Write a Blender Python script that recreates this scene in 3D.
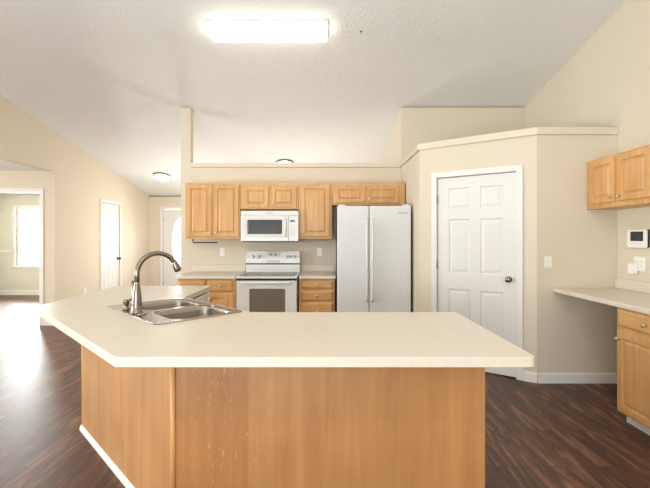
import bpy, bmesh, math, random
from mathutils import Vector, Matrix
PI = math.pi
random.seed(7)
for o in list(bpy.data.objects): bpy.data.objects.remove(o)
S = bpy.context.scene
C = S.collection

# ------------------------------------------------------------------ camera
HC = 1.395
cam_d = bpy.data.cameras.new('camera'); cam = bpy.data.objects.new('camera', cam_d); C.objects.link(cam)
cam.location = (0, 0, HC); cam.rotation_euler = (PI/2, 0, 0)
cam_d.sensor_width = 36; cam_d.lens = 36*400/650
cam_d.shift_y = -6/650
cam_d.clip_start = 0.02
S.camera = cam

# ------------------------------------------------------------------ world + light
W = bpy.data.worlds.new('sky'); S.world = W; W.use_nodes = True
bg = W.node_tree.nodes['Background']
bg.inputs[0].default_value = (0.86, 0.93, 1.0, 1); bg.inputs[1].default_value = 4.5
def area(name, loc, rot, sx, sy, power, col=(1, 1, 1), spread=PI):
    l = bpy.data.lights.new(name, 'AREA'); l.shape = 'RECTANGLE'; l.size = sx; l.size_y = sy
    l.energy = power; l.color = col; l.spread = spread
    o = bpy.data.objects.new(name, l); C.objects.link(o); o.location = loc; o.rotation_euler = rot
    return o
# daylight outside the glass of the wall behind the camera (slider + window), of the nook and of the far room
area('daylight_slider', (-1.6, -4.45, 1.2), (PI/2+.7, 0, 0), 2.9, 2.1, 320, (.92, .96, 1))
area('daylight_window', (1.55, -4.45, 1.6), (PI/2+.7, 0, 0), 1.3, 1.3, 20, (.90, .96, 1))
area('daylight_nook', (-8.5, 2.0, 1.35), (PI/2+.2, 0, -PI/2), 2.4, 1.6, 720, (.95, .97, 1))
area('daylight_far_room', (-6.9, 10.35, 1.45), (-PI/2, 0, 0), 1.8, 1.5, 1700, (.95, .98, 1.0))
area('daylight_entry', (-3.5, 10.2, 1.4), (-PI/2, 0, 0), .5, 1.1, 90, (.97, .98, 1.0))
# added upward fill behind the photographer, stands in for floor bounce, brightens ceiling
area('upward_fill_light', (-2.0, -2.0, .25), (PI, 0, 0), 3.6, 2.6, 520, (.94, .96, 1))
# point lights: ceiling lamp behind the photographer, then added fills in nook and hall
def point_light(name, loc, power, col=(1, .95, .87), r=.12):
    l = bpy.data.lights.new(name, 'POINT'); l.energy = power; l.color = col; l.shadow_soft_size = r
    o = bpy.data.objects.new(name, l); C.objects.link(o); o.location = loc; return o
point_light('ceiling_lamp_light', (-.2, -.9, 4.0), 115)
point_light('nook_fill_light', (-6.4, 4.3, 1.3), 230)  # added out-of-view fill for the nook wall and ceiling, no lamp there
point_light('hall_fill_light', (-2.5, 8.0, 1.3), 125)  # added fill hidden by the half wall, brightens the entry walls and ceiling
point_light('entry_fill_light', (-.3, 7.3, 1.2), 100, (1, .97, .94))  # second added fill behind the half wall, evens the ceiling above the ledge
S.view_settings.view_transform = 'Standard'; S.view_settings.look = 'None'
S.view_settings.gamma = 1.0; S.view_settings.use_curve_mapping = False
S.view_settings.exposure = -0.76

# ------------------------------------------------------------------ materials
def srgb(r, g, b):
    f = lambda c: (c/255/12.92) if c/255 <= .04045 else ((c/255+.055)/1.055)**2.4
    return (f(r), f(g), f(b), 1)
def newmat(name):
    m = bpy.data.materials.new(name); m.use_nodes = True
    return m, m.node_tree.nodes, m.node_tree.links, m.node_tree.nodes['Principled BSDF']
def plain(name, col, rough=.5, metal=0, spec=.5, bump=0, bscale=200, var=0, vscale=3, coat=0):
    m, N, L, B = newmat(name)
    B.inputs['Base Color'].default_value = col; B.inputs['Roughness'].default_value = rough
    B.inputs['Metallic'].default_value = metal; B.inputs['Specular IOR Level'].default_value = spec
    B.inputs['Coat Weight'].default_value = coat
    tc = N.new('ShaderNodeTexCoord')
    if bump:
        n = N.new('ShaderNodeTexNoise'); n.inputs['Scale'].default_value = bscale; n.inputs['Detail'].default_value = 4
        L.new(tc.outputs['Object'], n.inputs['Vector'])
        b = N.new('ShaderNodeBump'); b.inputs['Strength'].default_value = bump; b.inputs['Distance'].default_value = .006 if bump >= 1 else .004
        L.new(n.outputs['Fac'], b.inputs['Height']); L.new(b.outputs['Normal'], B.inputs['Normal'])
    if var:
        n = N.new('ShaderNodeTexNoise'); n.inputs['Scale'].default_value = vscale; n.inputs['Detail'].default_value = 6
        L.new(tc.outputs['Object'], n.inputs['Vector'])
        r = N.new('ShaderNodeValToRGB')
        r.color_ramp.elements[0].position = .3; r.color_ramp.elements[1].position = .7
        r.color_ramp.elements[0].color = tuple(c*(1-var) for c in col[:3])+(1,)
        r.color_ramp.elements[1].color = tuple(min(1, c*(1+var)) for c in col[:3])+(1,)
        L.new(n.outputs['Fac'], r.inputs['Fac']); L.new(r.outputs['Color'], B.inputs['Base Color'])
    return m
def wood(name, dark, light, rough=.38, axis='z', scale=1.0, flecks=0):
    m, N, L, B = newmat(name)
    tc = N.new('ShaderNodeTexCoord'); mp = N.new('ShaderNodeMapping'); oi = N.new('ShaderNodeObjectInfo')
    va = N.new('ShaderNodeVectorMath'); va.operation = 'ADD'
    mul = N.new('ShaderNodeMath'); mul.operation = 'MULTIPLY'; mul.inputs[1].default_value = 37.0
    L.new(oi.outputs['Random'], mul.inputs[0])
    L.new(tc.outputs['Object'], va.inputs[0]); L.new(mul.outputs[0], va.inputs[1])
    L.new(va.outputs[0], mp.inputs['Vector'])
    lo, hi = 1.3*scale, 30*scale
    mp.inputs['Scale'].default_value = {'z': (hi, hi, lo), 'x': (lo, hi, hi), 'y': (hi, lo, hi)}[axis]
    n = N.new('ShaderNodeTexNoise'); n.inputs['Scale'].default_value = 1.0; n.inputs['Detail'].default_value = 6
    n.inputs['Roughness'].default_value = .62; n.inputs['Distortion'].default_value = .5
    L.new(mp.outputs[0], n.inputs['Vector'])
    r = N.new('ShaderNodeValToRGB'); r.color_ramp.elements[0].position = .32; r.color_ramp.elements[1].position = .68
    r.color_ramp.elements[0].color = dark; r.color_ramp.elements[1].color = light
    L.new(n.outputs['Fac'], r.inputs['Fac'])
    n2 = N.new('ShaderNodeTexNoise'); n2.inputs['Scale'].default_value = 3.0; n2.inputs['Detail'].default_value = 2
    L.new(va.outputs[0], n2.inputs['Vector'])
    mx = N.new('ShaderNodeMix'); mx.data_type = 'RGBA'; mx.blend_type = 'MULTIPLY'
    r2 = N.new('ShaderNodeValToRGB'); r2.color_ramp.elements[0].color = (.84, .82, .8, 1); r2.color_ramp.elements[1].color = (1.1, 1.1, 1.1, 1)
    r2.color_ramp.elements[0].position = .3; r2.color_ramp.elements[1].position = .7
    L.new(n2.outputs['Fac'], r2.inputs['Fac'])
    mx.inputs['Factor'].default_value = .7
    L.new(r.outputs['Color'], mx.inputs['A']); L.new(r2.outputs['Color'], mx.inputs['B'])
    out = mx.outputs['Result']
    if flecks:                                   # pale short wear scratches in the veneer
        mp2 = N.new('ShaderNodeMapping'); mp2.inputs['Scale'].default_value = (62, 62, 22); mp2.inputs['Rotation'].default_value = (0, .25, 0)
        L.new(tc.outputs['Object'], mp2.inputs['Vector'])
        v = N.new('ShaderNodeTexNoise'); v.inputs['Scale'].default_value = 1; v.inputs['Detail'].default_value = 1; v.inputs['Distortion'].default_value = 1.2
        L.new(mp2.outputs[0], v.inputs['Vector'])
        r3 = N.new('ShaderNodeValToRGB'); r3.color_ramp.elements[0].position = .66; r3.color_ramp.elements[1].position = .74
        L.new(v.outputs['Fac'], r3.inputs['Fac'])
        sx = N.new('ShaderNodeSeparateXYZ'); L.new(tc.outputs['Object'], sx.inputs[0])
        mr = N.new('ShaderNodeMapRange'); mr.inputs['From Min'].default_value = -.25; mr.inputs['From Max'].default_value = -.35
        L.new(sx.outputs['X'], mr.inputs['Value'])
        mm = N.new('ShaderNodeMath'); mm.operation = 'MULTIPLY'
        L.new(r3.outputs['Color'], mm.inputs[0]); L.new(mr.outputs[0], mm.inputs[1])
        m3 = N.new('ShaderNodeMath'); m3.operation = 'MULTIPLY'; m3.inputs[1].default_value = .35
        L.new(mm.outputs[0], m3.inputs[0])
        mx2 = N.new('ShaderNodeMix'); mx2.data_type = 'RGBA'
        L.new(m3.outputs[0], mx2.inputs['Factor']); L.new(out, mx2.inputs['A']); mx2.inputs['B'].default_value = srgb(235, 200, 150)
        out = mx2.outputs['Result']
        ms = N.new('ShaderNodeMapRange'); ms.inputs['From Min'].default_value = -.352; ms.inputs['From Max'].default_value = -.356
        L.new(sx.outputs['X'], ms.inputs['Value'])       # the left veneer sheet is a redder cut
        mx4 = N.new('ShaderNodeMix'); mx4.data_type = 'RGBA'; mx4.blend_type = 'MULTIPLY'; mx4.inputs['B'].default_value = (.93, .88, .83, 1)
        L.new(ms.outputs[0], mx4.inputs['Factor']); L.new(out, mx4.inputs['A']); out = mx4.outputs['Result']
    L.new(out, B.inputs['Base Color'])
    B.inputs['Roughness'].default_value = rough
    return m
def emit(name, col, st):
    m, N, L, B = newmat(name)
    B.inputs['Base Color'].default_value = (.9, .9, .88, 1)
    B.inputs['Emission Color'].default_value = col; B.inputs['Emission Strength'].default_value = st
    return m
def floor_mat():
    m, N, L, B = newmat('dark_plank_floor')
    tc = N.new('ShaderNodeTexCoord'); mp = N.new('ShaderNodeMapping')
    mp.inputs['Rotation'].default_value = (0, 0, PI/2)
    L.new(tc.outputs['Object'], mp.inputs['Vector'])
    br = N.new('ShaderNodeTexBrick'); br.inputs['Scale'].default_value = 1
    br.inputs['Brick Width'].default_value = 1.22; br.inputs['Row Height'].default_value = .15
    br.inputs['Mortar Size'].default_value = .0016; br.inputs['Mortar Smooth'].default_value = .3; br.offset = .37
    br.inputs['Color1'].default_value = (0, 0, 0, 1); br.inputs['Color2'].default_value = (1, 1, 1, 1)
    br.inputs['Mortar'].default_value = (.5, .5, .5, 1)
    L.new(mp.outputs[0], br.inputs['Vector'])
    sp = N.new('ShaderNodeMapping'); sp.inputs['Scale'].default_value = (17, 2.1, 1)
    off = N.new('ShaderNodeVectorMath'); off.operation = 'MULTIPLY_ADD'
    off.inputs[1].default_value = (7.3, 13.1, 3.7)
    L.new(br.outputs['Color'], off.inputs[0]); L.new(tc.outputs['Object'], off.inputs[2])
    L.new(off.outputs[0], sp.inputs['Vector'])
    n = N.new('ShaderNodeTexNoise'); n.inputs['Scale'].default_value = 1; n.inputs['Detail'].default_value = 7
    n.inputs['Roughness'].default_value = .6; n.inputs['Distortion'].default_value = 1.0
    L.new(sp.outputs[0], n.inputs['Vector'])
    r = N.new('ShaderNodeValToRGB'); e = r.color_ramp.elements
    e[0].position = .3; e[0].color = srgb(50, 31, 23); e[1].position = .72; e[1].color = srgb(150, 108, 82)
    k = e.new(.5); k.color = srgb(88, 58, 44)
    L.new(n.outputs['Fac'], r.inputs['Fac'])
    mx = N.new('ShaderNodeMix'); mx.data_type = 'RGBA'; mx.blend_type = 'MULTIPLY'; mx.inputs['Factor'].default_value = .5
    r2 = N.new('ShaderNodeValToRGB'); r2.color_ramp.elements[0].color = (.62, .6, .58, 1); r2.color_ramp.elements[1].color = (1.15, 1.15, 1.15, 1)
    L.new(br.outputs['Color'], r2.inputs['Fac'])
    L.new(r.outputs['Color'], mx.inputs['A']); L.new(r2.outputs['Color'], mx.inputs['B'])
    mx2 = N.new('ShaderNodeMix'); mx2.data_type = 'RGBA'
    L.new(br.outputs['Fac'], mx2.inputs['Factor']); L.new(mx.outputs['Result'], mx2.inputs['A']); mx2.inputs['B'].default_value = srgb(30, 18, 13)
    L.new(mx2.outputs['Result'], B.inputs['Base Color'])
    rr = N.new('ShaderNodeMapRange'); rr.inputs['To Min'].default_value = .40; rr.inputs['To Max'].default_value = .55
    L.new(n.outputs['Fac'], rr.inputs['Value']); L.new(rr.outputs[0], B.inputs['Roughness'])
    b = N.new('ShaderNodeBump'); b.inputs['Strength'].default_value = .25; b.inputs['Distance'].default_value = .002
    L.new(n.outputs['Fac'], b.inputs['Height']); L.new(b.outputs['Normal'], B.inputs['Normal'])
    return m
def pane_mat():
    m, N, L, B = newmat('window_pane')
    N.remove(B); out = N['Material Output']
    t = N.new('ShaderNodeBsdfTransparent'); g = N.new('ShaderNodeBsdfGlossy'); g.inputs['Roughness'].default_value = .02
    f = N.new('ShaderNodeFresnel'); f.inputs['IOR'].default_value = 1.45; mx = N.new('ShaderNodeMixShader')
    t.inputs['Color'].default_value = (.96, .98, .97, 1)
    L.new(f.outputs[0], mx.inputs[0]); L.new(t.outputs[0], mx.inputs[1]); L.new(g.outputs[0], mx.inputs[2]); L.new(mx.outputs[0], out.inputs['Surface'])
    return m
WALL = plain('cream_wall_paint', srgb(217, 206, 187), .85, spec=.25, bump=.12, bscale=120)
WALLG = plain('sage_wall_paint', srgb(212, 210, 198), .85, spec=.25, bump=.12, bscale=120)
CEIL = plain('textured_ceiling_paint', srgb(232, 233, 231), .95, spec=.1, bump=1, bscale=40)
TRIM = plain('white_trim_paint', srgb(228, 226, 222), .4, bump=.02, bscale=80)
LEDGE = plain('cream_ledge_paint', srgb(218, 207, 186), .5, bump=.02, bscale=80)
DOORW = plain('white_door_paint', srgb(224, 223, 220), .42, bump=.03, bscale=60)
FLOOR = floor_mat()
OAK = wood('honey_oak', srgb(201, 150, 92), srgb(219, 173, 116))
OAKX = wood('honey_oak_horizontal', srgb(199, 148, 90), srgb(218, 172, 114), axis='x')
PANEL = wood('maple_veneer_panel', srgb(178, 126, 76), srgb(194, 144, 92), rough=.42, scale=.55, flecks=1)
OAKD = wood('oak_cabinet_inside', srgb(150, 104, 62), srgb(175, 126, 80))
LAM = plain('cream_laminate', srgb(219, 209, 193), .38, var=.03, vscale=60)
LAMW = plain('pale_laminate', srgb(226, 216, 198), .4, var=.03, vscale=60)
STEEL = plain('brushed_steel', srgb(160, 154, 147), .25, 1, bump=.04, bscale=300)
NICKEL = plain('brushed_nickel', srgb(138, 129, 120), .24, 1, bump=.02, bscale=400)
KNOB = plain('satin_knob_metal', srgb(214, 206, 196), .32, 1)
CHROME = plain('chrome', srgb(205, 205, 205), .12, 1)
APPL = plain('white_appliance_enamel', srgb(226, 225, 221), .3, coat=.3, bump=.01, bscale=300)
APPT = plain('white_appliance_textured', srgb(220, 221, 221), .36, bump=.05, bscale=500)
APPD = plain('pale_grey_plastic', srgb(196, 196, 192), .4)
BLACK = plain('black_plastic', srgb(24, 23, 22), .35)
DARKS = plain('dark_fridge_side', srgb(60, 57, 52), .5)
GLASST = plain('grey_glass_cooktop', srgb(104, 106, 107), .25, spec=.4)
OVENG = plain('smoked_oven_glass', srgb(120, 110, 98), .12, spec=.5)
MWG = plain('microwave_door_glass', srgb(66, 66, 65), .12, spec=.12)
SCREEN = plain('dark_screen', srgb(46, 50, 54), .15)
PLATE = plain('white_plastic_plate', srgb(238, 236, 230), .35)
GREY = plain('grey_print', srgb(120, 120, 118), .5)
SLOT = plain('dark_slot', srgb(70, 66, 60), .6)
DIFF = emit('lit_diffuser', (1, .94, .82, 1), 15.0)
DOME = emit('lit_glass_dome', (1, .95, .85, 1), 14.0)
PANE = pane_mat()
GROUND = plain('pale_ground', srgb(200, 198, 190), .9, var=.06, vscale=2)

# ------------------------------------------------------------------ helpers
def B_(): return bmesh.new()
def box(bm, x0, x1, y0, y1, z0, z1):
    v = [bm.verts.new((x, y, z)) for x in (x0, x1) for y in (y0, y1) for z in (z0, z1)]
    for f in ((0, 1, 3, 2), (4, 6, 7, 5), (0, 4, 5, 1), (2, 3, 7, 6), (0, 2, 6, 4), (1, 5, 7, 3)):
        bm.faces.new([v[i] for i in f])
def prism(bm, pts, a, b, plane='xy'):
    def P(u, v, w): return {'xy': (u, v, w), 'xz': (u, w, v), 'yz': (w, u, v)}[plane]
    lo = [bm.verts.new(P(u, v, a)) for u, v in pts]; hi = [bm.verts.new(P(u, v, b)) for u, v in pts]
    n = len(pts); bm.faces.new(lo); bm.faces.new(hi)
    for i in range(n): bm.faces.new((lo[i], lo[(i+1) % n], hi[(i+1) % n], hi[i]))
def slab(bm, outer, holes, a, b, plane='xz'):
    """a sheet with holes, extruded from a to b along the plane's normal"""
    def P(u, v, w): return {'xy': (u, v, w), 'xz': (u, w, v), 'yz': (w, u, v)}[plane]
    t = bmesh.new(); es = []
    for loop in [outer]+holes:
        vs = [t.verts.new(P(u, v, a)) for u, v in loop]
        es += [t.edges.new((vs[i], vs[(i+1) % len(vs)])) for i in range(len(vs))]
    nrm = Vector(P(0, 0, 1))
    bmesh.ops.triangle_fill(t, use_beauty=True, use_dissolve=False, edges=es, normal=nrm)
    bmesh.ops.dissolve_limit(t, angle_limit=.01, verts=t.verts[:], edges=[e for e in t.edges if not e.is_boundary])
    r = bmesh.ops.extrude_face_region(t, geom=t.faces[:])
    bmesh.ops.translate(t, verts=[e for e in r['geom'] if isinstance(e, bmesh.types.BMVert)], vec=nrm*(b-a))
    bmesh.ops.recalc_face_normals(t, faces=t.faces[:])
    me = bpy.data.meshes.new('tmp'); t.to_mesh(me); t.free(); bm.from_mesh(me); bpy.data.meshes.remove(me)
def lathe(bm, prof, n=24, loc=(0, 0, 0), axis=(0, 0, 1)):
    q = Vector((0, 0, 1)).rotation_difference(Vector(axis)).to_matrix(); L0 = Vector(loc); rings = []
    for r, z in prof:
        if r < 1e-6: rings.append([bm.verts.new(L0+q @ Vector((0, 0, z)))])
        else: rings.append([bm.verts.new(L0+q @ Vector((r*math.cos(2*PI*i/n), r*math.sin(2*PI*i/n), z))) for i in range(n)])
    for a, b in zip(rings, rings[1:]):
        for i in range(n):
            j = (i+1) % n
            if len(a) == 1 and len(b) == 1: continue
            if len(a) == 1: f = bm.faces.new((a[0], b[i], b[j]))
            elif len(b) == 1: f = bm.faces.new((a[i], a[j], b[0]))
            else: f = bm.faces.new((a[i], a[j], b[j], b[i]))
            f.smooth = True
    for R in (rings[0], rings[-1]):
        if len(R) > 1: bm.faces.new(R)
def tube(bm, pts, rad, n=14):
    pts = [Vector(p) for p in pts]; rads = rad if isinstance(rad, (list, tuple)) else [rad]*len(pts)
    up = None; rings = []
    for i, p in enumerate(pts):
        t = (pts[min(i+1, len(pts)-1)]-pts[max(i-1, 0)]).normalized()
        if up is None: up = t.orthogonal().normalized()
        up = (up-t*up.dot(t)).normalized(); s = t.cross(up)
        rings.append([bm.verts.new(p+rads[i]*(up*math.cos(2*PI*k/n)+s*math.sin(2*PI*k/n))) for k in range(n)])
    for a, b in zip(rings, rings[1:]):
        for k in range(n):
            f = bm.faces.new((a[k], a[(k+1) % n], b[(k+1) % n], b[k])); f.smooth = True
    bm.faces.new(rings[0]); bm.faces.new(rings[-1])
def rrect(cx, cy, w, h, r, n=6):
    out = []
    for sx, sy, a0 in ((1, 1, 0), (-1, 1, 90), (-1, -1, 180), (1, -1, 270)):
        for i in range(n+1):
            a = math.radians(a0+90*i/n)
            out.append((cx+sx*(w/2-r)+r*math.cos(a), cy+sy*(h/2-r)+r*math.sin(a)))
    return out
def round_poly(pts, rad, n=5):
    out = []; m = len(pts)
    for i in range(m):
        p = Vector(pts[i]); a = Vector(pts[i-1]); b = Vector(pts[(i+1) % m]); r = rad[i] if isinstance(rad, (list, tuple)) else rad
        if r == 0: out.append(tuple(p)); continue
        u = (a-p).normalized(); v = (b-p).normalized(); h = u.angle(v)/2; d = r/math.tan(h)
        p0 = p+u*d; p1 = p+v*d
        for k in range(n+1):
            t = k/n; out.append(tuple((1-t)**2*p0+2*t*(1-t)*p+t*t*p1))
    return out
def oval(cx, cy, a, b, n=40): return [(cx+a*math.cos(2*PI*i/n), cy+b*math.sin(2*PI*i/n)) for i in range(n)]
def obj(name, bm, mat, parent=None, bev=0, seg=2, loc=None, rot=None):
    bmesh.ops.recalc_face_normals(bm, faces=bm.faces[:])
    me = bpy.data.meshes.new(name); bm.to_mesh(me); bm.free()
    me.materials.append(mat)
    o = bpy.data.objects.new(name, me); C.objects.link(o)
    if parent: o.parent = parent
    if loc: o.location = loc
    if rot: o.rotation_euler = rot
    if bev:
        md = o.modifiers.new('bevel', 'BEVEL'); md.width = bev; md.segments = seg; md.limit_method = 'ANGLE'; md.angle_limit = math.radians(35)
    return o
def tag(o, label, cat, group=None):
    o['label'] = label; o['category'] = cat
    if group: o['group'] = group
    return o
def thing(name, label, cat, loc=(0, 0, 0), rz=0, group=None):
    o = bpy.data.objects.new(name, None); C.objects.link(o); o.location = loc; o.rotation_euler = (0, 0, rz); o.empty_display_size = .1
    return tag(o, label, cat, group)
def struct(name, bm, mat, bev=0, loc=None, rot=None):
    o = obj(name, bm, mat, None, bev, loc=loc, rot=rot); o['kind'] = 'structure'; return o
def structE(name, loc, rz=0):
    o = bpy.data.objects.new(name, None); C.objects.link(o); o.location = loc; o.rotation_euler = (0, 0, rz); o['kind'] = 'structure'; return o
def dup(root, loc, rz, label, group=None):
    r = root.copy(); C.objects.link(r); r.location = loc; r.rotation_euler = (0, 0, rz); r['label'] = label
    if group: r['group'] = group
    for ch in list(root.children):
        c = ch.copy(); C.objects.link(c); c.parent = r
        for g in ch.children:
            d = g.copy(); C.objects.link(d); d.parent = c
    return r
def ring_panel(bm, x0, x1, z0, z1, y, rings):
    """nested rectangles on a front face at y (front is -y): rings = [(inset, forward)], the last is capped"""
    prev = None
    for ins, f in rings:
        cur = [bm.verts.new(p) for p in ((x0+ins, y-f, z0+ins), (x1-ins, y-f, z0+ins), (x1-ins, y-f, z1-ins), (x0+ins, y-f, z1-ins))]
        if prev:
            for i in range(4): bm.faces.new((prev[i], prev[(i+1) % 4], cur[(i+1) % 4], cur[i]))
        prev = cur
    bm.faces.new(prev)
def raised_door(w, h, t=.02, fr=.048):
    """frame and raised panel, front face at y=-t, back at y=0, origin at its lower left corner"""
    bm = B_()
    ring_panel(bm, 0, w, 0, h, 0, [(0, 0), (0, t-.006), (.006, t), (fr, t), (fr+.003, t-.012), (fr+.012, t-.012), (fr+.032, t-.002), (fr+.034, t-.002)])
    v = [bm.verts.new(p) for p in ((0, 0, 0), (w, 0, 0), (w, 0, h), (0, 0, h))]; bm.faces.new(v)
    bmesh.ops.remove_doubles(bm, verts=bm.verts[:], dist=1e-5)
    return bm
def drawer_front(w, h, t=.02):
    bm = B_()
    ring_panel(bm, 0, w, 0, h, 0, [(0, 0), (0, t-.012), (.004, t-.008), (.016, t-.003), (.02, t), (.021, t)])
    v = [bm.verts.new(p) for p in ((0, 0, 0), (w, 0, 0), (w, 0, h), (0, 0, h))]; bm.faces.new(v)
    bmesh.ops.remove_doubles(bm, verts=bm.verts[:], dist=1e-5)
    return bm
def knob_bm():
    bm = B_(); lathe(bm, [(0, 0), (.009, 0), (.0065, .005), (.0055, .012), (.012, .016), (.0155, .021), (.014, .026), (.008, .029), (0, .03)], 18, axis=(0, -1, 0)); return bm
def six_panel(w, h, t=.035, y=0):
    """front face at y, slab goes back to y+t"""
    bm = B_(); s = .115*w/.76; mid = .1*w/.76
    pw = (w-2*s-mid)/2
    xs = [0, s, s+pw, s+pw+mid, w-s, w]
    zs = [0, .22*h/2.03, .83*h/2.03, 1.00*h/2.03, 1.58*h/2.03, 1.685*h/2.03, 1.915*h/2.03, h]
    for i in range(5):
        for j in range(7):
            x0, x1, z0, z1 = xs[i], xs[i+1], zs[j], zs[j+1]
            if i in (1, 3) and j in (1, 3, 5):
                ring_panel(bm, x0, x1, z0, z1, y, [(0, 0), (.012, -.009), (.022, -.009), (.042, -.002), (.044, -.002)])
            else:
                bm.faces.new([bm.verts.new(p) for p in ((x0, y, z0), (x1, y, z0), (x1, y, z1), (x0, y, z1))])
    v = [bm.verts.new(p) for p in ((0, y, 0), (w, y, 0), (w, y, h), (0, y, h), (0, y+t, 0), (w, y+t, 0), (w, y+t, h), (0, y+t, h))]
    for f in ((4, 5, 6, 7), (0, 4, 5, 1), (1, 5, 6, 2), (2, 6, 7, 3), (3, 7, 4, 0)): bm.faces.new([v[i] for i in f])
    bmesh.ops.remove_doubles(bm, verts=bm.verts[:], dist=1e-5)
    return bm
def casing_bm(w, h, cw=.06, t=.016, sill=False):
    """door trim around an opening 0..w, 0..h; wall face at y=0, trim in front"""
    bm = B_()
    for x in (-cw, w): box(bm, x, x+cw, -t, -.001, 0, h+cw)
    box(bm, 0, w, -t, -.001, h, h+cw)
    return bm
def hinge_bm(x, z, y=0):
    bm = B_(); tube(bm, [(x, y-.006, z-.045), (x, y-.006, z+.045)], .007, 10); return bm
def door_knob(parent, x, z, y=0, mat=None):
    bm = B_(); lathe(bm, [(0, 0), (.032, 0), (.032, .006), (.014, .012), (.011, .03), (.02, .036), (.028, .048), (.027, .06), (.016, .068), (0, .07)], 24, (x, y, z), (0, -1, 0))
    k = obj('door_knob', bm, mat or NICKEL, parent); return k

# ------------------------------------------------------------------ the setting
zc = lambda y: 4.33-.193*abs(y)                 # underside of the vaulted ceiling
YB = 5.61; YE = 9.80; XL = -4.31; XR = 2.81; YF = -4.0
bm = B_(); box(bm, -8.2, XR+.15, YF-.15, YE+.15, -.12, 0); struct('floor', bm, FLOOR)
bm = B_(); prism(bm, [(YF-.15, zc(YF-.15)), (0, zc(0)), (YE+.15, zc(YE+.15)), (YE+.15, zc(YE+.15)+.12), (0, zc(0)+.12), (YF-.15, zc(YF-.15)+.12)], XL-.12, XR+.15, 'yz'); struct('ceiling', bm, CEIL)
bm = B_(); box(bm, -8.2, XL-.125, YF-.15, 6.384, 2.465, 2.55); struct('ceiling_nook', bm, CEIL)
bm = B_(); box(bm, -8.2, XL-.125, 6.506, YE+.15, 2.465, 2.55); struct('ceiling_far_room', bm, CEIL)
# back wall of the kitchen: half wall with a post at its left end, full height over the pantry
bm = B_(); zt = zc(YB)-.002
prism(bm, [(-2.02, 0), (XR, 0), (XR, zt-.02), (1.07, zt-.02), (1.07, 2.385), (-1.885, 2.385), (-1.885, zt-.02), (-2.02, zt-.02)], YB, YB+.11, 'xz'); struct('wall_back', bm, WALL)
bm = B_(); prism(bm, [(YB+.112, 0), (YE, 0), (YE, zc(YE)), (YB+.112, zc(YB+.112))], 1.07, 1.19, 'yz'); struct('wall_entry_right', bm, WALL)
bm = B_(); prism(bm, [(YF, 0), (YE, 0), (YE, zc(YE)), (0, zc(0)), (YF, zc(YF))], XR, XR+.12, 'yz'); struct('wall_right', bm, WALL)
# left wall: over the wide nook opening and down to the floor beyond it, with the closet door opening
D2a, D2b, D2h = 7.72, 8.40, 2.085
bm = B_(); prism(bm, [(YF, 2.465), (6.385, 2.465), (6.385, 0), (D2a, 0), (D2a, D2h), (D2b, D2h), (D2b, 0), (YE, 0), (YE, zc(YE)), (0, zc(0)), (YF, zc(YF))], XL-.12, XL, 'yz'); struct('wall_left', bm, WALL)
# nook back wall with cased opening
bm = B_(); prism(bm, [(-8.0, 0), (-6.2, 0), (-6.2, 2.12), (-4.55, 2.12), (-4.55, 0), (XL-.121, 0), (XL-.121, 2.463), (-8.0, 2.463)], 6.385, 6.505, 'xz'); struct('wall_nook', bm, WALL)
bm = B_(); slab(bm, [(YF, 0), (YE, 0), (YE, 2.463), (YF, 2.463)], [[(.8, .55), (3.2, .55), (3.2, 2.1), (.8, 2.1)]], -8.12, -8.0, 'yz'); struct('wall_nook_left', bm, WALL)
# outer wall at the far end: front door and far-room window
bm = B_(); slab(bm, [(-8.0, 0), (-3.97, 0), (-3.97, 2.1), (-3.05, 2.1), (-3.05, 0), (1.19, 0), (1.19, zc(YE)-.03), (XL-.12, zc(YE)-.03), (XL-.12, 2.46), (-8.0, 2.46)],
     [[(-7.57, .72), (-6.57, .72), (-6.57, 2.13), (-7.57, 2.13)]], YE+.002, YE+.122, 'xz'); struct('wall_entry_back', bm, WALL)
# sage paint of the far room (a lining on its walls)
bm = B_(); slab(bm, [(-7.99, 0), (XL-.13, 0), (XL-.13, 2.46), (-7.99, 2.46)], [[(-7.57, .72), (-6.57, .72), (-6.57, 2.13), (-7.57, 2.13)]], YE-.012, YE, 'xz'); struct('wall_far_room', bm, WALLG)
# wall behind the photographer: sliding door and a window
hz = zc(YF)-.03
bm = B_(); slab(bm, [(-8.0, 0), (-3.1, 0), (-3.1, 2.2), (-.1, 2.2), (-.1, 0), (XR, 0), (XR, hz), (XL-.1, hz), (XL-.1, 2.46), (-8.0, 2.46)],
     [[(.85, .9), (2.25, .9), (2.25, 2.3), (.85, 2.3)]], YF-.12, YF-.001, 'xz'); struct('wall_front', bm, WALL)
bm = B_(); box(bm, -30, 30, -30, 34, -.6, -.35); struct('ground', bm, GROUND)

# pantry: short side wall, slanted door wall, front wall, flat top
PA, PB = Vector((1.07, 4.53)), Vector((2.04, 3.85)); u = (PB-PA).normalized(); PW = (PB-PA).length; pang = math.atan2(u.y, u.x)
ZP = 2.385; T = .1
n_ = Vector((-u.y, u.x))                          # into the pantry
bm = B_(); prism(bm, [(1.07, YB-.002), (1.07, 4.53), (1.07+T, 4.53+T*.35), (1.07+T, YB-.002)], 0, ZP, 'xy'); struct('wall_pantry_side', bm, WALL)
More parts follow.
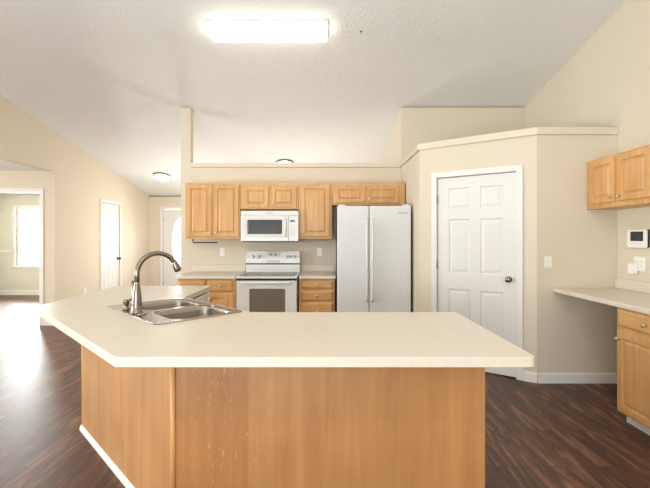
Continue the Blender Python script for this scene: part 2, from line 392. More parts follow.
# along the slanted wall: door opening between s0 and s1
def s_at(px):
    k = (px-325)/400; return (k*PA.y-PA.x)/(u.x-k*u.y)
s0, s1 = s_at(437), s_at(516.3); DH = 2.055
bm = B_(); prism(bm, [(.0, 0), (s0, 0), (s0, DH), (s1, DH), (s1, 0), (PW, 0), (PW, ZP), (.0, ZP)], 0, T, 'xz')
struct('wall_pantry_door', bm, WALL, loc=(PA.x, PA.y, 0), rot=(0, 0, pang))
bm = B_(); prism(bm, [(2.04, 3.85), (XR-.001, 3.85), (XR-.001, 3.95), (2.04+.045, 3.95)], 0, ZP, 'xy'); struct('wall_pantry_front', bm, WALL)
bm = B_(); q = .12
prism(bm, [(1.07, YB-.003), (1.07, 4.53), (2.04, 3.85), (XR-.001, 3.85), (XR-.001, YB-.003)], ZP, ZP+.05, 'xy'); struct('ceiling_pantry', bm, LEDGE)
# ledge caps running along the top of the half wall and the pantry
o_ = .022
bm = B_()
box(bm, -1.883, 1.07-o_, YB-o_, YB+.13, 2.387, 2.447); struct('trim_1', bm, LEDGE, .004)
off = Vector((u.y, -u.x))*o_
a1 = (1.07-o_, PA.y-.008); b1 = (2.04-.01, 3.85-o_)
bm = B_(); prism(bm, [(1.07-o_, YB-o_-.001), (1.07-o_, PA.y-.01), (2.04-.009, 3.85-o_), (XR-.002, 3.85-o_), (XR-.002, 3.849), (2.0395, 3.849), (1.0695, PA.y-.0005), (1.0695, YB-o_-.001)], 2.388, 2.449, 'xy'); struct('trim_2', bm, LEDGE, .004)
bm = B_(); prism(bm, [(1.0695-.008, YB-.002), (1.0695-.008, PA.y-.004), (2.04-.004, 3.841), (XR-.002, 3.841), (XR-.002, 5.0), (1.4, 5.2), (1.0695+.2, YB-.004)], 2.4495, 2.461, 'xy'); struct('trim_3', bm, LEDGE)

# pantry door
d1 = structE('door_1', (PA.x+u.x*s0, PA.y+u.y*s0, 0), pang); dw = s1-s0
sl = obj('door_panel', six_panel(dw-.008, DH-.018, .035, .012), DOORW, d1, loc=(.004, 0, .012))
obj('door_casing', casing_bm(dw, DH), TRIM, d1, .004)
door_knob(d1, dw-.07, .98, .012)
for z in (.28, 1.1, 1.82): obj('hinge', hinge_bm(.002, z, .004), NICKEL, d1)
# closet door in the left wall (front faces +x): local x runs away from the camera
d2 = structE('door_2', (XL, D2a, 0), PI/2)
w2 = D2b-D2a
obj('door_panel', six_panel(w2-.008, D2h-.018, .035, .012), DOORW, d2, loc=(.004, 0, .012))
obj('door_casing', casing_bm(w2, D2h), TRIM, d2, .004)
door_knob(d2, w2-.065, .97, .012, plain('dark_bronze', srgb(70, 58, 48), .3, 1))
for z in (.28, 1.1, 1.82): obj('hinge', hinge_bm(.002, z, .004), NICKEL, d2)
# front door with oval glass
d3 = structE('door_3', (-3.97, YE, 0)); w3 = .92
bm = B_(); slab(bm, [(.004, .012), (w3-.004, .012), (w3-.004, 2.09), (.004, 2.09)], [oval(.46, 1.28, .235, .62)], .02, .06, 'xz'); obj('door_panel', bm, DOORW, d3)
bm = B_(); slab(bm, oval(.46, 1.28, .275, .66), [oval(.46, 1.28, .236, .621)], .008, .02, 'xz'); obj('oval_frame', bm, TRIM, d3, .004)
bm = B_(); slab(bm, oval(.46, 1.28, .234, .619), [], .034, .042, 'xz'); obj('oval_pane', bm, PANE, d3)
obj('door_casing', casing_bm(w3, 2.1, .07), TRIM, d3, .004)
for z in (.28, 1.08, 1.86): obj('hinge', hinge_bm(.0, z, .02), SLOT, d3)
door_knob(d3, w3-.07, .97, .02)
# far-room window
def window(name, loc, rz, w, h, bars=True, depth=.12):
    e = structE(name, loc, rz)                    # origin at the lower left of the opening, wall face at y=0, wall behind at +y
    bm = B_(); cw = .06
    for x in (-cw, w): box(bm, x, x+cw, -.016, -.001, -.02, h+cw)
    box(bm, 0, w, -.016, -.001, h, h+cw); obj('window_casing', bm, TRIM, e, .003)
    bm = B_(); box(bm, -cw-.03, w+cw+.03, -.05, -.001, -.05, -.021); box(bm, -cw, w+cw, -.014, -.001, -.11, -.051); obj('window_sill', bm, TRIM, e, .003)
    bm = B_(); f = .035
    for x in (.002, w-f-.002): box(bm, x, x+f, .045, .08, .002, h-.002)
    box(bm, f, w-f, .045, .08, .002, f); box(bm, f, w-f, .045, .08, h-f, h-.002)
    if bars: box(bm, f, w-f, .045, .08, h*.48, h*.48+.035)
    obj('window_frame', bm, TRIM, e, .002)
    bm = B_(); box(bm, f, w-f, .058, .064, f, h-f); obj('window_pane', bm, PANE, e)
    return e
window('window_1', (-7.57, YE-.012, .72), 0, 1.0, 1.41)
window('window_2', (-8.0, .8, .55), PI/2, 2.4, 1.55)
window('window_3', (2.25, YF, .9), PI, 1.4, 1.4)
# sliding glass door behind the photographer
d4 = structE('door_4', (-.1, YF, 0), PI)
bm = B_()
for x0, x1, y in ((.02, 1.55, .03), (1.45, 2.98, .08)):
    for a, b in ((x0, x0+.07), (x1-.07, x1)): box(bm, a, b, y, y+.04, .02, 2.18)
    box(bm, x0+.07, x1-.07, y, y+.04, .02, .1); box(bm, x0+.07, x1-.07, y, y+.04, 2.1, 2.18)
obj('door_frame', bm, TRIM, d4, .003)
bm = B_(); box(bm, .09, 1.48, .046, .054, .1, 2.1); obj('door_pane', bm, PANE, d4)
bm = B_(); box(bm, 1.52, 2.91, .096, .104, .1, 2.1); obj('door_pane', bm, PANE, d4)
obj('door_casing', casing_bm(3.0, 2.2), TRIM, d4, .003)
# cased opening in the nook wall
bm = B_(); cw = .065
box(bm, -4.55, -4.55+cw, 6.368, 6.384, 0, 2.12+cw); box(bm, -6.2-cw, -6.2, 6.368, 6.384, 0, 2.12+cw); box(bm, -6.2, -4.55, 6.368, 6.384, 2.12, 2.12+cw)
struct('trim_4', bm, TRIM, .003)
# baseboards and the chair rail
def baseboard(name, p, q, h=.1, t=.014, z=0):
    p = Vector(p); q = Vector(q); d = q-p; bm = B_()
    prism(bm, [(-.0, z), (-t, z), (-t, z+h-.02), (-t*.45, z+h), (0, z+h)], 0, d.length, 'yz')
    return struct(name, bm, TRIM, loc=(p.x, p.y, 0), rot=(0, 0, math.atan2(d.y, d.x)))
eps = .001
def off_pt(s): return PA+u*s+Vector((u.y, -u.x))*eps
a = off_pt(s1+.062); b = off_pt(PW)
baseboard('baseboard_pantry_door', a, b)
baseboard('baseboard_pantry_front', (2.04, 3.85-eps), (XR-.016, 3.85-eps))
baseboard('baseboard_right', (XR-eps, 3.834), (XR-eps, 3.06))
baseboard('baseboard_nook', (-4.483, 6.385-eps), (XL+.005, 6.385-eps))
baseboard('baseboard_left', (XL+eps, 6.388), (XL+eps, D2a-.062)); baseboard('baseboard_left_end', (XL+eps, D2b+.062), (XL+eps, YE-.016))
baseboard('baseboard_entry', (XL+.001, YE-eps), (-4.042, YE-eps))
baseboard('baseboard_entry_back', (-2.978, YE-eps), (1.065, YE-eps))
baseboard('baseboard_far_room', (-7.98, YE-.012-eps), (-4.45, YE-.012-eps), .12)
bm = B_(); box(bm, -7.98, -7.635, YE-.033, YE-.013, 1.04, 1.10); struct('trim_5', bm, TRIM, .004)
bm = B_(); box(bm, -6.505, -4.45, YE-.033, YE-.013, 1.04, 1.10); struct('trim_6', bm, TRIM, .004)

# ------------------------------------------------------------------ cabinets (local front is -y at y=0, origin at lower left)
def cabinet(name, label, w, h, d, loc, rz, fronts, group=None, toe=0, toe_mat=None):
    t = thing(name, label, 'cabinet', loc, rz, group)
    bm = B_(); box(bm, 0, w, .0, d, toe, h); obj('body', bm, OAK, t, .002)
    if toe:
        bm = B_(); box(bm, .0, w, .07, d, 0, toe-.001); obj('toe_kick', bm, toe_mat or OAKD, t)
    for kind, x0, x1, z0, z1, kn in fronts:
        bm = raised_door(x1-x0, z1-z0) if kind == 'door' else drawer_front(x1-x0, z1-z0)
        p = obj(kind, bm, OAK if kind == 'door' else OAKX, t, loc=(x0, -.0005, z0))
        if kn: obj('knob', knob_bm(), KNOB, p, loc=(kn[0]-x0, -.02, kn[1]-z0))
    return t
yF = 5.28; sU = 400/yF
X = lambda px, d=yF: (px-325)/400*d
Z = lambda py, d=yF: HC+(238-py)/400*d
def ups(name, label, pxl, pxr, zb, doors, group):
    xl = X(pxl); w = X(pxr)-xl; zt = 2.125
    fr = []
    for a, b, y0, y1, kx in doors:
        fr.append(('door', X(a)-xl, X(b)-xl, Z(y1)-zb, Z(y0)-zb, (X(kx)-xl, Z(y1)-zb+.05) if kx else None))
    return cabinet(name, label, w, zt-zb, YB-.003-yF, (xl, yF, zb), 0, fr, group)
G = 'oak upper cabinets on the kitchen back wall'
ups('wall_cabinet', 'tall two-door honey oak wall cabinet left of the microwave', 185.4, 240, 1.385, [(187.4, 212.2, 184.8, 236.6, 209.5), (214, 239, 184.8, 236.6, 216.5)], G)
ups('wall_cabinet', 'short two-door honey oak wall cabinet directly above the microwave', 240.2, 298.4, 1.775, [(244.2, 268.7, 186.2, 208.0, 266.8), (271.6, 296.6, 186.2, 208.0, 273.4)], G)
ups('wall_cabinet', 'tall single-door honey oak wall cabinet between microwave and refrigerator', 298.6, 332, 1.385, [(301, 329.8, 185.0, 236.6, 303)], G)
ups('wall_cabinet', 'short two-door honey oak wall cabinet above the refrigerator', 332.2, 405.0, 1.83, [(334.8, 365, 185.6, 203.2, 363.3), (367, 398.5, 185.6, 203.2, 369)], G)
# base cabinets, back run
yD = 4.99; CT = .925
Xd = lambda px: X(px, yD); Zd = lambda py: Z(py, yD)
xl = -1.84; xr = -1.112
m_ = (xl+xr)/2; bw = xr-xl
cabinet('base_cabinet', 'honey oak base cabinet with drawers over doors left of the range', bw, .884, YB-.003-yD, (xl, yD, 0), 0, [
    ('drawer', .014, bw/2-.01, .73, .865, (bw/4, .80)), ('drawer', bw/2+.01, bw-.03, .73, .865, (bw*.75-.01, .80)),
    ('door', .014, bw/2-.01, .125, .70, (bw/2-.05, .64)), ('door', bw/2+.01, bw-.03, .125, .70, (bw/2+.05, .64))], 'base cabinets of the back run', .1)
xl2 = -.325; bw2 = .122-xl2
cabinet('base_cabinet', 'narrow honey oak drawer stack between range and refrigerator', bw2, .884, YB-.003-yD, (xl2, yD, 0), 0, [
    ('drawer', .025, bw2-.025, .765, .868, (bw2/2, .815)), ('drawer', .025, bw2-.025, .615, .738, (bw2/2, .68)),
    ('drawer', .025, bw2-.025, .38, .59, (bw2/2, .485)), ('drawer', .025, bw2-.025, .125, .355, (bw2/2, .24))], 'base cabinets of the back run', .1)
def counter(label, x0, x1):
    t = thing('countertop', label, 'countertop', (x0, 4.955, .885), 0, 'back run countertops')
    w = x1-x0
    bm = B_(); box(bm, 0, w, 0, YB-.003-4.955, 0, .04); obj('worktop', bm, LAM, t, .008, 3)
    bm = B_(); box(bm, 0, w, YB-.003-4.955-.02, YB-.003-4.955, .0405, .135); obj('backsplash', bm, LAM, t, .004)
counter('cream laminate countertop with backsplash left of the range', -1.86, -1.112)
counter('small cream laminate countertop between range and refrigerator', -.325, .135)

# range
rg = thing('kitchen_range', 'white freestanding electric range with glass cooktop', 'stove', (-1.09, 4.955, 0)); rw = .745
bm = B_(); box(bm, 0, rw, 0, .62, .06, .895); obj('body', bm, APPL, rg, .004)
for sx in (.05, rw-.09):
    for sy in (.05, .52):
        bm = B_(); lathe(bm, [(.02, 0), (.02, .06)], 12, (sx+.02, sy, 0)); obj('foot', bm, BLACK, rg)
bm = B_(); box(bm, -.004, rw+.004, -.045, .62, .897, .922); obj('door_gap', (lambda b: (box(b, .004, rw-.004, -.02, -.001, .871, .895), b)[1])(B_()), BLACK, rg)
ct = obj('cooktop_frame', bm, APPL, rg, .007, 3)
bm = B_(); box(bm, .03, rw-.03, -.012, .54, .9222, .9265); gl = obj('cooktop_glass', bm, GLASST, rg, .001)
for bx, by, br in ((.2, .14, .105), (.55, .14, .085), (.2, .4, .075), (.55, .4, .1)):
    bm = B_(); slab(bm, oval(bx, by, br, br), [oval(bx, by, br-.004, br-.004)], .9266, .9269, 'xy'); obj('burner_ring', bm, APPD, gl)
bm = B_(); prism(bm, [(.555, .9225), (.62, .9225), (.635, 1.215), (.58, 1.215), (.56, 1.12)], 0, rw, 'yz'); bgp = obj('backguard', bm, APPL, rg, .006, 3)
bm = B_(); box(bm, .0, rw, .552, .56, 1.03, 1.048); obj('vent_slot', bm, BLACK, bgp)
bm = B_()
prism(bm, [(.557, 1.062), (.563, 1.062), (.5775, 1.205), (.5715, 1.205)], .285, .47, 'yz'); cp = obj('control_display', bm, APPD, bgp, .002)
bm = B_(); 
for x in (.335, .395):
    bm = B_(); box(bm, x, x+.02, .5655, .568, 1.155, 1.178); obj('clock_digit', bm, BLACK, cp)
bm = B_(); box(bm, .345, .41, .5625, .5655, 1.125, 1.131); box(bm, .345, .41, .5605, .5635, 1.088, 1.093); obj('printed_mark', bm, GREY, cp)
for x in (.095, .175, .565, .605, .665):
    bm = B_(); lathe(bm, [(0, 0), (.024, 0), (.024, .012), (.02, .016), (.017, .03), (0, .031)], 20, (x, .567, 1.135), (0, -1, .1)); k = obj('knob', bm, APPL, bgp)
    bm = B_(); box(bm, x-.002, x+.002, .533, .5365, 1.137, 1.155); obj('pointer', bm, GREY, k)
bm = B_(); slab(bm, [(.004, .255), (rw-.004, .255), (rw-.004, .868), (.004, .868)], [rrect(rw/2+.01, .545, .44, .45, .02)], -.045, -.002, 'xz'); od = obj('oven_door', bm, APPL, rg, .006, 3)
bm = B_(); slab(bm, rrect(rw/2+.01, .545, .438, .448, .02), [], -.036, -.028, 'xz'); obj('oven_window', bm, OVENG, od)
bm = B_(); tube(bm, [(.07, -.05, .848), (.075, -.085, .848), (.1, -.093, .848), (rw-.1, -.093, .848), (rw-.075, -.085, .848), (rw-.07, -.05, .848)], .012, 12); obj('oven_handle', bm, APPL, od)
bm = B_(); box(bm, .004, rw-.004, -.04, -.002, .075, .245); obj('storage_drawer', bm, APPL, rg, .006, 3)

# microwave over the range
mw = thing('microwave', 'white over-the-range microwave under the short oak cabinet', 'microwave', (-1.098, 5.23, 1.34)); ww = .752; mh = .41
bm = B_(); box(bm, 0, ww, .0, YB-.004-5.23, 0.012, mh); obj('body', bm, APPL, mw, .004)
bm = B_(); box(bm, .02, ww-.02, .02, .34, 0, .0115); obj('underside_panel', bm, BLACK, mw)
bm = B_(); box(bm, 0, ww, -.022, -.001, .352, mh); vg = obj('vent_panel', bm, APPL, mw, .004)
bm = B_(); slab(bm, [(0, .014), (.62, .014), (.62, .348), (0, .348)], [rrect(.315, .198, .45, .185, .012)], -.03, -.001, 'xz'); md = obj('microwave_door', bm, APPL, mw, .005, 3)
bm = B_(); slab(bm, rrect(.315, .198, .56, .27, .03), [rrect(.315, .198, .47, .205, .02)], -.034, -.0302, 'xz'); obj('window_surround', bm, APPT, md, .002)
bm = B_(); slab(bm, rrect(.315, .198, .448, .183, .012), [], -.024, -.018, 'xz'); obj('microwave_window', bm, MWG, md)
for k, (a, b) in enumerate(((.110, .262),)):
    bm = B_()
    for i in range(7):
        box(bm, .1, .106, -.036, -.0345, .13+i*.02, .138+i*.02)
    obj('vent_dots', bm, APPD, md)
bm = B_(); tube(bm, [(.588, -.03, .30), (.588, -.058, .285), (.588, -.064, .2), (.588, -.058, .09), (.588, -.03, .075)], [.010, .011, .012, .011, .010], 12); obj('microwave_handle', bm, APPL, md)
bm = B_(); box(bm, .623, ww, -.028, -.001, .014, .348); cpn = obj('control_panel', bm, APPL, mw, .005, 3)
bm = B_(); box(bm, .645, .705, -.0305, -.0285, .262, .29); obj('clock_display', bm, SCREEN, cpn)
bm = B_()
for i in range(3):
    for j in range(5): box(bm, .642+i*.03, .664+i*.03, -.0295, -.0285, .08+j*.032, .1+j*.032)
obj('keypad', bm, plain('keypad_white', srgb(226, 225, 220), .4), cpn)
def mark(word, size, parent, loc, mat, rot=(PI/2, 0, 0)):
    cu = bpy.data.curves.new('lettering', 'FONT'); cu.body = word; cu.size = size; cu.extrude = .0006; cu.align_x = 'CENTER'
    tmp = bpy.data.objects.new('lettering', cu); C.objects.link(tmp)
    bpy.context.view_layer.update()
    me = bpy.data.meshes.new_from_object(tmp.evaluated_get(bpy.context.evaluated_depsgraph_get()))
    bpy.data.objects.remove(tmp)
    me.materials.append(mat) if not me.materials else None
    o = bpy.data.objects.new('brand_mark', me); C.objects.link(o); o.parent = parent; o.location = loc; o.rotation_euler = rot
    me.materials.clear(); me.materials.append(mat)
    return o
mark('Whirlpool', .022, vg, (.37, -.0228, .373), GREY)

# refrigerator
fx0, fx1, fy = .148, 1.036, 4.82
fr = thing('refrigerator', 'white side-by-side refrigerator between drawer stack and pantry', 'refrigerator', (fx0, fy, 0)); fw = fx1-fx0
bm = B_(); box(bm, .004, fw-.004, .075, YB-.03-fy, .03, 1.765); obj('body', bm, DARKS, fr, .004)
bm = B_(); box(bm, .02, fw-.02, .06, .074, .03, .1); obj('base_grille', bm, SLOT, fr)
for x in (.05, fw-.09):
    for y in (.12, .65):
        bm = B_(); lathe(bm, [(.02, 0), (.02, .03)], 12, (x+.02, y, 0)); obj('foot', bm, BLACK, fr)
sp = .385
bm = B_(); box(bm, 0, sp-.004, 0, .07, .11, 1.785); fd = obj('freezer_door', bm, APPT, fr, .012, 4)
bm = B_(); box(bm, sp+.004, fw, 0, .07, .11, 1.785); rd = obj('refrigerator_door', bm, APPT, fr, .012, 4)
for p, x in ((fd, sp-.035), (rd, sp+.035)):
    bm = B_(); tube(bm, [(x, .0, 1.62), (x, -.03, 1.6), (x, -.048, 1.53), (x, -.05, 1.2), (x, -.048, .72), (x, -.03, .65), (x, 0, .63)], [.014, .014, .013, .013, .013, .014, .014], 12); obj('door_handle', bm, APPL, p)
for x in (.06, fw-.06):
    bm = B_(); box(bm, x-.04, x+.04, .02, .12, 1.786, 1.8); obj('hinge_cover', bm, APPL, fr, .004)
mark('Whirlpool', .03, rd, (fw-.10, -.0006, 1.69), GREY)

# paper towel holder under the left cabinet
ph = thing('paper_towel_holder', 'black metal paper towel bar under the left oak wall cabinet', 'towel holder', (X(193, 5.42), 5.42, 1.384))
bm = B_(); box(bm, -.012, .012, -.03, .03, -.004, 0); obj('mounting_plate', bm, BLACK, ph)
bm = B_(); tube(bm, [(0, 0, -.004), (0, 0, -.045), (.004, 0, -.052), (.33, 0, -.052)], .0075, 10); obj('bar', bm, BLACK, ph)

# ------------------------------------------------------------------ the island
R2 = math.sqrt(2)
SK = Vector((-1.008, 2.641))                      # middle of the sink
ce = thing('island_countertop', 'large cream laminate island countertop with sink cutout and angled corner', 'countertop', (0, 0, .884))
outline = [(-.828, 1.578), (.838, 1.578), (.832, 2.54), (-.475, 2.54), (-1.12, 3.185), (-1.12, 3.94), (-2.03, 3.94), (-1.99, 2.735)]
outline = round_poly(outline, [.015, .035, .03, .02, .02, .035, .035, .02])
ca, sa = math.cos(-PI/4), math.sin(-PI/4)
hole = [(SK.x+ca*x-sa*y, SK.y+sa*x+ca*y) for x, y in rrect(0, 0, .80, .515, .05)]
bm = B_(); slab(bm, outline, [hole], 0, .041, 'xy'); wt = obj('worktop', bm, LAM, ce, .011, 4)
# cabinet shell below: panels round an open middle
ic = thing('island_cabinet', 'maple veneered island base with an angled left panel', 'cabinet', (0, 0, 0))
t_ = .018; H = .883
A = Vector((-1.766, 2.907)); Bp = Vector((-.70, 1.841)); FR = .737
bm = B_(); box(bm, Bp.x+.01, FR, Bp.y, Bp.y+t_, 0, H); obj('front_panel', bm, PANEL, ic, .001)
bm = B_(); L_ = (Bp-A).length; box(bm, 0, L_-.006, 0, t_, 0, H)
dp = obj('angled_panel', bm, PANEL, ic, .001, loc=(A.x, A.y, 0), rot=(0, 0, -PI/4))
bm = B_(); box(bm, FR-t_, FR, Bp.y+t_+.001, 2.49, 0, H); obj('end_panel', bm, OAK, ic, .001)
bm = B_(); box(bm, A.x, A.x+t_, A.y+.03, 3.90, 0, H); obj('side_panel', bm, OAK, ic, .001)
bm = B_(); box(bm, A.x+t_+.001, -1.16, 3.882, 3.90, 0, H); obj('back_panel', bm, OAK, ic, .001)
bm = B_(); tube(bm, [(Bp.x+.002, Bp.y-.003, .0), (Bp.x+.002, Bp.y-.003, H)], .012, 12); obj('seam_moulding', bm, OAK, ic)
bm = B_(); tube(bm, [(A.x+.004, A.y+.004, 0), (A.x+.004, A.y+.004, H)], .009, 12); obj('corner_moulding', bm, OAK, ic)
bm = B_(); prism(bm, [(-.001, 0), (-.014, 0), (-.013, .018), (-.008, .032), (-.001, .038)], -.01, L_, 'yz'); obj('base_moulding', bm, TRIM, ic, loc=(A.x, A.y, 0), rot=(0, 0, -PI/4))
bm = B_(); prism(bm, [(-.001, 0), (-.014, 0), (-.013, .018), (-.008, .032), (-.001, .038)], 0, FR-Bp.x, 'yz'); obj('base_moulding', bm, TRIM, ic, loc=(Bp.x, Bp.y, 0))
# kitchen side: doors and drawers below the bar, the angled sink front, dishwasher bay cheeks
def icab(x, y, rz, w, fronts):
    bm = B_(); box(bm, 0, w, 0, .018, .1, H); f = obj('face_frame', bm, OAK, ic, .001, loc=(x, y, 0), rot=(0, 0, rz))
    bm = B_(); box(bm, 0, w, .06, .075, 0, .1); obj('toe_kick', bm, OAKD, ic, loc=(x, y, 0), rot=(0, 0, rz))
    for kind, x0, x1, z0, z1, kn in fronts:
        p = obj(kind, raised_door(x1-x0, z1-z0) if kind == 'door' else drawer_front(x1-x0, z1-z0), OAK, f, loc=(x0, -.0005, z0))
icab(.72, 2.50, PI, 1.16, [('drawer', .02, .56, .73, .86, 0), ('drawer', .6, 1.14, .73, .86, 0), ('door', .02, .56, .13, .7, 0), ('door', .6, 1.14, .13, .7, 0)])
icab(-.47, 2.515, PI*.75, .89, [('drawer', .03, .86, .73, .86, 0), ('door', .03, .43, .13, .7, 0), ('door', .46, .86, .13, .7, 0)])
# dishwasher
dw_ = thing('dishwasher', 'white dishwasher under the left wing of the island', 'dishwasher', (-1.155, 3.25, 0), PI/2)
bm = B_(); box(bm, .003, .597, .0, .55, .1, .872); obj('body', bm, APPD, dw_)
bm = B_(); box(bm, .003, .597, -.03, -.001, .12, .74); dd = obj('dishwasher_door', bm, APPL, dw_, .006, 3)
bm = B_(); box(bm, .003, .597, -.038, -.001, .745, .868); pn = obj('control_panel', bm, APPL, dw_, .008, 3)
bm = B_(); box(bm, .2, .4, -.046, -.0385, .765, .785); obj('latch_handle', bm, APPD, pn, .003)
bm = B_(); box(bm, .01, .59, .03, .05, 0, .099); obj('kick_plate', bm, BLACK, dw_)

# sink
sk = thing('kitchen_sink', 'double bowl stainless steel sink set diagonally in island countertop', 'sink', (SK.x, SK.y, .925), -PI/4)
bx_, by_, bw_, bh_ = .2, .045, .365, .405
holes = [rrect(s*bx_, by_, bw_, bh_, .075) for s in (-1, 1)]
bm = B_(); slab(bm, rrect(0, 0, .838, .559, .03), holes, .0005, .0055, 'xy'); rim = obj('rim', bm, STEEL, sk, .002)
for s in (-1, 1):
    bm = B_(); rings = []
    for k, (ins, z, r) in enumerate(((-.001, .003, .075), (.004, -.006, .073), (.008, -.03, .07), (.016, -.13, .065), (.03, -.158, .055), (.06, -.168, .04), (.13, -.172, .03))):
        rings.append([bm.verts.new((x, y, z)) for x, y in rrect(s*bx_, by_, bw_-2*ins, bh_-2*ins, r)])
    for a, b in zip(rings, rings[1:]):
        n = len(a)
        for i in range(n): f = bm.faces.new((a[i], a[(i+1) % n], b[(i+1) % n], b[i])); f.smooth = True
    bm.faces.new(rings[-1])
    o = obj('bowl', bm, STEEL, sk)
    md_ = o.modifiers.new('solid', 'SOLIDIFY'); md_.thickness = .0015; md_.offset = 0
    bm = B_(); lathe(bm, [(0, -.1695), (.02, -.1695), (.03, -.1675), (.045, -.1665), (.046, -.170)], 24, (s*bx_, by_, 0)); obj('drain', bm, CHROME, o)
# faucet: local +x points over the bowls
fb = SK+Vector((-1, -1)).normalized()*.225
z0 = .931
fa = thing('kitchen_faucet', 'brushed nickel gooseneck faucet on the sink deck', 'faucet', (fb.x, fb.y, z0), PI/4)
bm = B_(); lathe(bm, [(0, 0), (.036, 0), (.036, .004), (.031, .01), (.029, .05), (.027, .1), (.022, .14), (.017, .17), (.0145, .19), (.0145, .2)], 28); obj('body', bm, NICKEL, fa)
pts = [(0, 0, .19), (0, 0, .238)]; r_ = .128
for k in range(1, 17):
    a = PI-k/16*math.radians(160); pts.append((r_+r_*math.cos(a), 0, .238+r_*math.sin(a)))
bm = B_(); tube(bm, pts, .0152, 16); obj('spout', bm, NICKEL, fa)
e = Vector(pts[-1]); dr = (Vector(pts[-1])-Vector(pts[-2])).normalized()
bm = B_(); tube(bm, [e-dr*.03, e-dr*.012, e, e+dr*.02, e+dr*.036, e+dr*.041], [.016, .018, .0205, .024, .024, .020], 18); obj('spray_head', bm, NICKEL, fa)
bm = B_(); tube(bm, [(0, .02, .085), (0, .046, .092), (0, .056, .105), (0, .066, .15), (0, .07, .195)], [.015, .015, .012, .009, .007], 12); obj('lever_handle', bm, NICKEL, fa)
# soap dispenser and hole cover on the deck
sd = SK+Vector((-1, -1)).normalized()*.232+Vector((-1, 1)).normalized()*.165
so = thing('soap_dispenser', 'short brushed nickel soap pump left of the faucet', 'soap dispenser', (sd.x, sd.y, z0), PI/4)
bm = B_(); lathe(bm, [(0, 0), (.024, 0), (.024, .006), (.017, .012), (.015, .035), (.019, .04), (.021, .058), (.019, .064), (0, .065)], 22); obj('body', bm, NICKEL, so)
bm = B_(); tube(bm, [(.012, 0, .052), (.035, 0, .066), (.058, 0, .068), (.068, 0, .058)], [.007, .0065, .006, .005], 10); obj('nozzle', bm, NICKEL, so)
hc = SK+Vector((-1, -1)).normalized()*.222+Vector((1, -1)).normalized()*.075
bm = B_(); lathe(bm, [(0, 0), (.026, 0), (.026, .004), (.022, .008), (.006, .010), (0, .010)], 24)
tag(obj('sink_hole_cover', bm, STEEL, loc=(hc.x, hc.y, z0)), 'small round steel hole cover right of the faucet base', 'sink cover')

# ------------------------------------------------------------------ right-hand bar with cabinets (fronts face -x)
rc = thing('desk_countertop', 'cream laminate counter on the right wall beside the pantry', 'countertop', (0, 0, .875))
bm = B_(); box(bm, 2.19, XR-.003, 2.0, 3.847, 0, .04); obj('worktop', bm, LAM, rc, .009, 3)
bm = B_(); box(bm, XR-.023, XR-.003, 2.0, 3.847, .0405, .135); obj('backsplash', bm, LAM, rc, .004)
w_ = .62
cabinet('base_cabinet', 'honey oak base cabinet with drawer and door under right counter', w_, .874, XR-.003-2.222, (2.222, 3.04, 0), -PI/2, [
    ('drawer', .02, w_-.02, .73, .86, (w_/2-.012, .795)), ('door', .02, w_-.02, .105, .70, (.045, .64))], None, .085, TRIM)
cabinet('wall_cabinet', 'two-door honey oak wall cabinet mounted high on right wall', .81, .455, XR-.003-2.52, (2.52, 3.846, 1.667), -PI/2, [
    ('door', .055, .38, .045, .435, (.345, .085)), ('door', .42, .76, .045, .435, (.452, .085))])

# wall devices
def plate_thing(name, label, cat, loc, rz, w=.07, h=.115, kind='outlet', group=None):
    t = thing(name, label, cat, loc, rz, group)
    bm = B_(); box(bm, -w/2, w/2, -.006, 0, -h/2, h/2); obj('cover_plate', bm, PLATE, t, .003)
    n = max(1, round(w/.065)); 
    for k in range(n):
        cx = (k-(n-1)/2)*.046
        if kind == 'outlet':
            for z in (-.02, .02):
                bm = B_(); slab(bm, rrect(cx, z, .03, .026, .008), [], -.0085, -.0061, 'xz'); r = obj('receptacle', bm, PLATE, t)
                bm = B_()
                for sx in (-.006, .006): box(bm, cx+sx-.001, cx+sx+.001, -.0092, -.0086, z-.004, z+.006)
                obj('slots', bm, SLOT, r)
        else:
            bm = B_(); box(bm, cx-.011, cx+.011, -.008, -.0061, -.02, .02); b_ = obj('switch_surround', bm, PLATE, t, .001)
            bm = B_(); prism(bm, [(-.0081, -.008), (-.0081, .008), (-.02, .012), (-.02, .004)], cx-.005, cx+.005, 'yz'); obj('toggle', bm, PLATE, b_)
    return t
plate_thing('wall_outlet', 'white wall outlet on the backsplash wall left of the range', 'outlet', (X(222.5, YB), YB-.001, Z(252, YB)), 0)
plate_thing('wall_outlet', 'white wall outlet on the backsplash wall right of the range', 'outlet', (X(319.5, YB), YB-.001, Z(252, YB)), 0)
plate_thing('wall_outlet', 'white wall outlet low on the left wall near closet door', 'outlet', (XL+.001, 7.18, .45), PI/2)
plate_thing('light_switch', 'white toggle light switch on the grey-beige pantry front wall', 'light switch', (X(548, 3.85), 3.849, Z(262, 3.85)), 0, kind='switch')
plate_thing('wall_outlet', 'wide white outlet plate on right wall below the wall panel', 'outlet', (XR-.001, 3.566, 1.163), -PI/2, .125, .125)
ad = thing('plug_adapter', 'white plug-in adapter in the right wall outlet', 'plug adapter', (XR-.0105, 3.61, 1.12), -PI/2)
bm = B_(); box(bm, -.034, .034, -.045, -.001, -.045, .045); obj('housing', bm, PLATE, ad, .006, 3)
bm = B_(); box(bm, -.025, .025, -.0465, -.0452, -.036, .036); obj('face', bm, PLATE, ad)
tp = thing('wall_control_panel', 'white wall control panel with dark screen under right cabinet', 'control panel', (XR-.001, 3.565, 1.39), -PI/2)
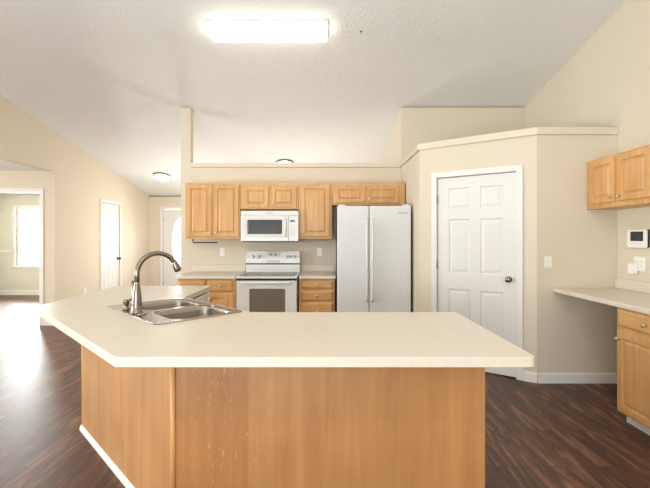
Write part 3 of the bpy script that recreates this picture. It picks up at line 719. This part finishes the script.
bm = B_(); box(bm, -.11, .108, -.022, 0, -.078, .078); obj('back_case', bm, BLACK, tp, .003)
bm = B_(); slab(bm, rrect(0, 0, .222, .16, .012), [rrect(0, .02, .15, .085, .003)], -.034, -.0225, 'xz'); fc = obj('face_plate', bm, PLATE, tp, .003)
bm = B_(); box(bm, -.0748, .0748, -.031, -.0225, -.0223, .0623); obj('screen', bm, SCREEN, tp)
bm = B_()
for i in range(5): box(bm, -.06+i*.026, -.045+i*.026, -.0352, -.0342, -.05, -.043)
obj('buttons', bm, APPD, fc)

# ------------------------------------------------------------------ ceiling lights
sl_ = -math.atan(.193)
lf = thing('fluorescent_fixture', 'lit rectangular fluorescent ceiling light over the island', 'ceiling light', (-.575, 4.09, zc(4.09)-.001)); lf.rotation_euler = (sl_, 0, 0)
bm = B_(); box(bm, -.605, .605, -.118, .118, -.03, 0); obj('housing', bm, APPL, lf, .003)
bm = B_(); box(bm, -.60, .60, -.113, .113, -.085, -.031); obj('diffuser', bm, DIFF, lf, .025, 4)
def flush(px, py, label):
    d = 2.935/((238-py)/400+.193); x = (px-325)/400*d
    t = thing('flush_ceiling_light', label, 'ceiling light', (x, d, zc(d)-.001), 0, None); t.rotation_euler = (sl_, 0, 0)
    bm = B_(); lathe(bm, [(0, 0), (.165, 0), (.17, -.02), (.16, -.035), (.15, -.035)], 32); obj('trim_ring', bm, NICKEL, t)
    bm = B_(); lathe(bm, [(.15, -.03), (.147, -.05), (.125, -.075), (.08, -.095), (.03, -.103), (0, -.104)], 32); obj('glass_dome', bm, DOME, t)
flush(162, 175, 'lit round ceiling dome light in the entry left of the post')
flush(285, 162.2, 'lit round ceiling dome light just above the half wall ledge')
bm = B_(); lathe(bm, [(0, 0), (.012, 0), (.010, -.006), (.004, -.01), (.004, -.03), (0, -.03)], 12)
dh = 2.935/((238-31)/400+.193)
tag(obj('ceiling_hook', bm, SLOT, loc=((361-325)/400*dh, dh, zc(dh)-.001)), 'tiny dark hook in the ceiling right of the fluorescent light', 'hook')
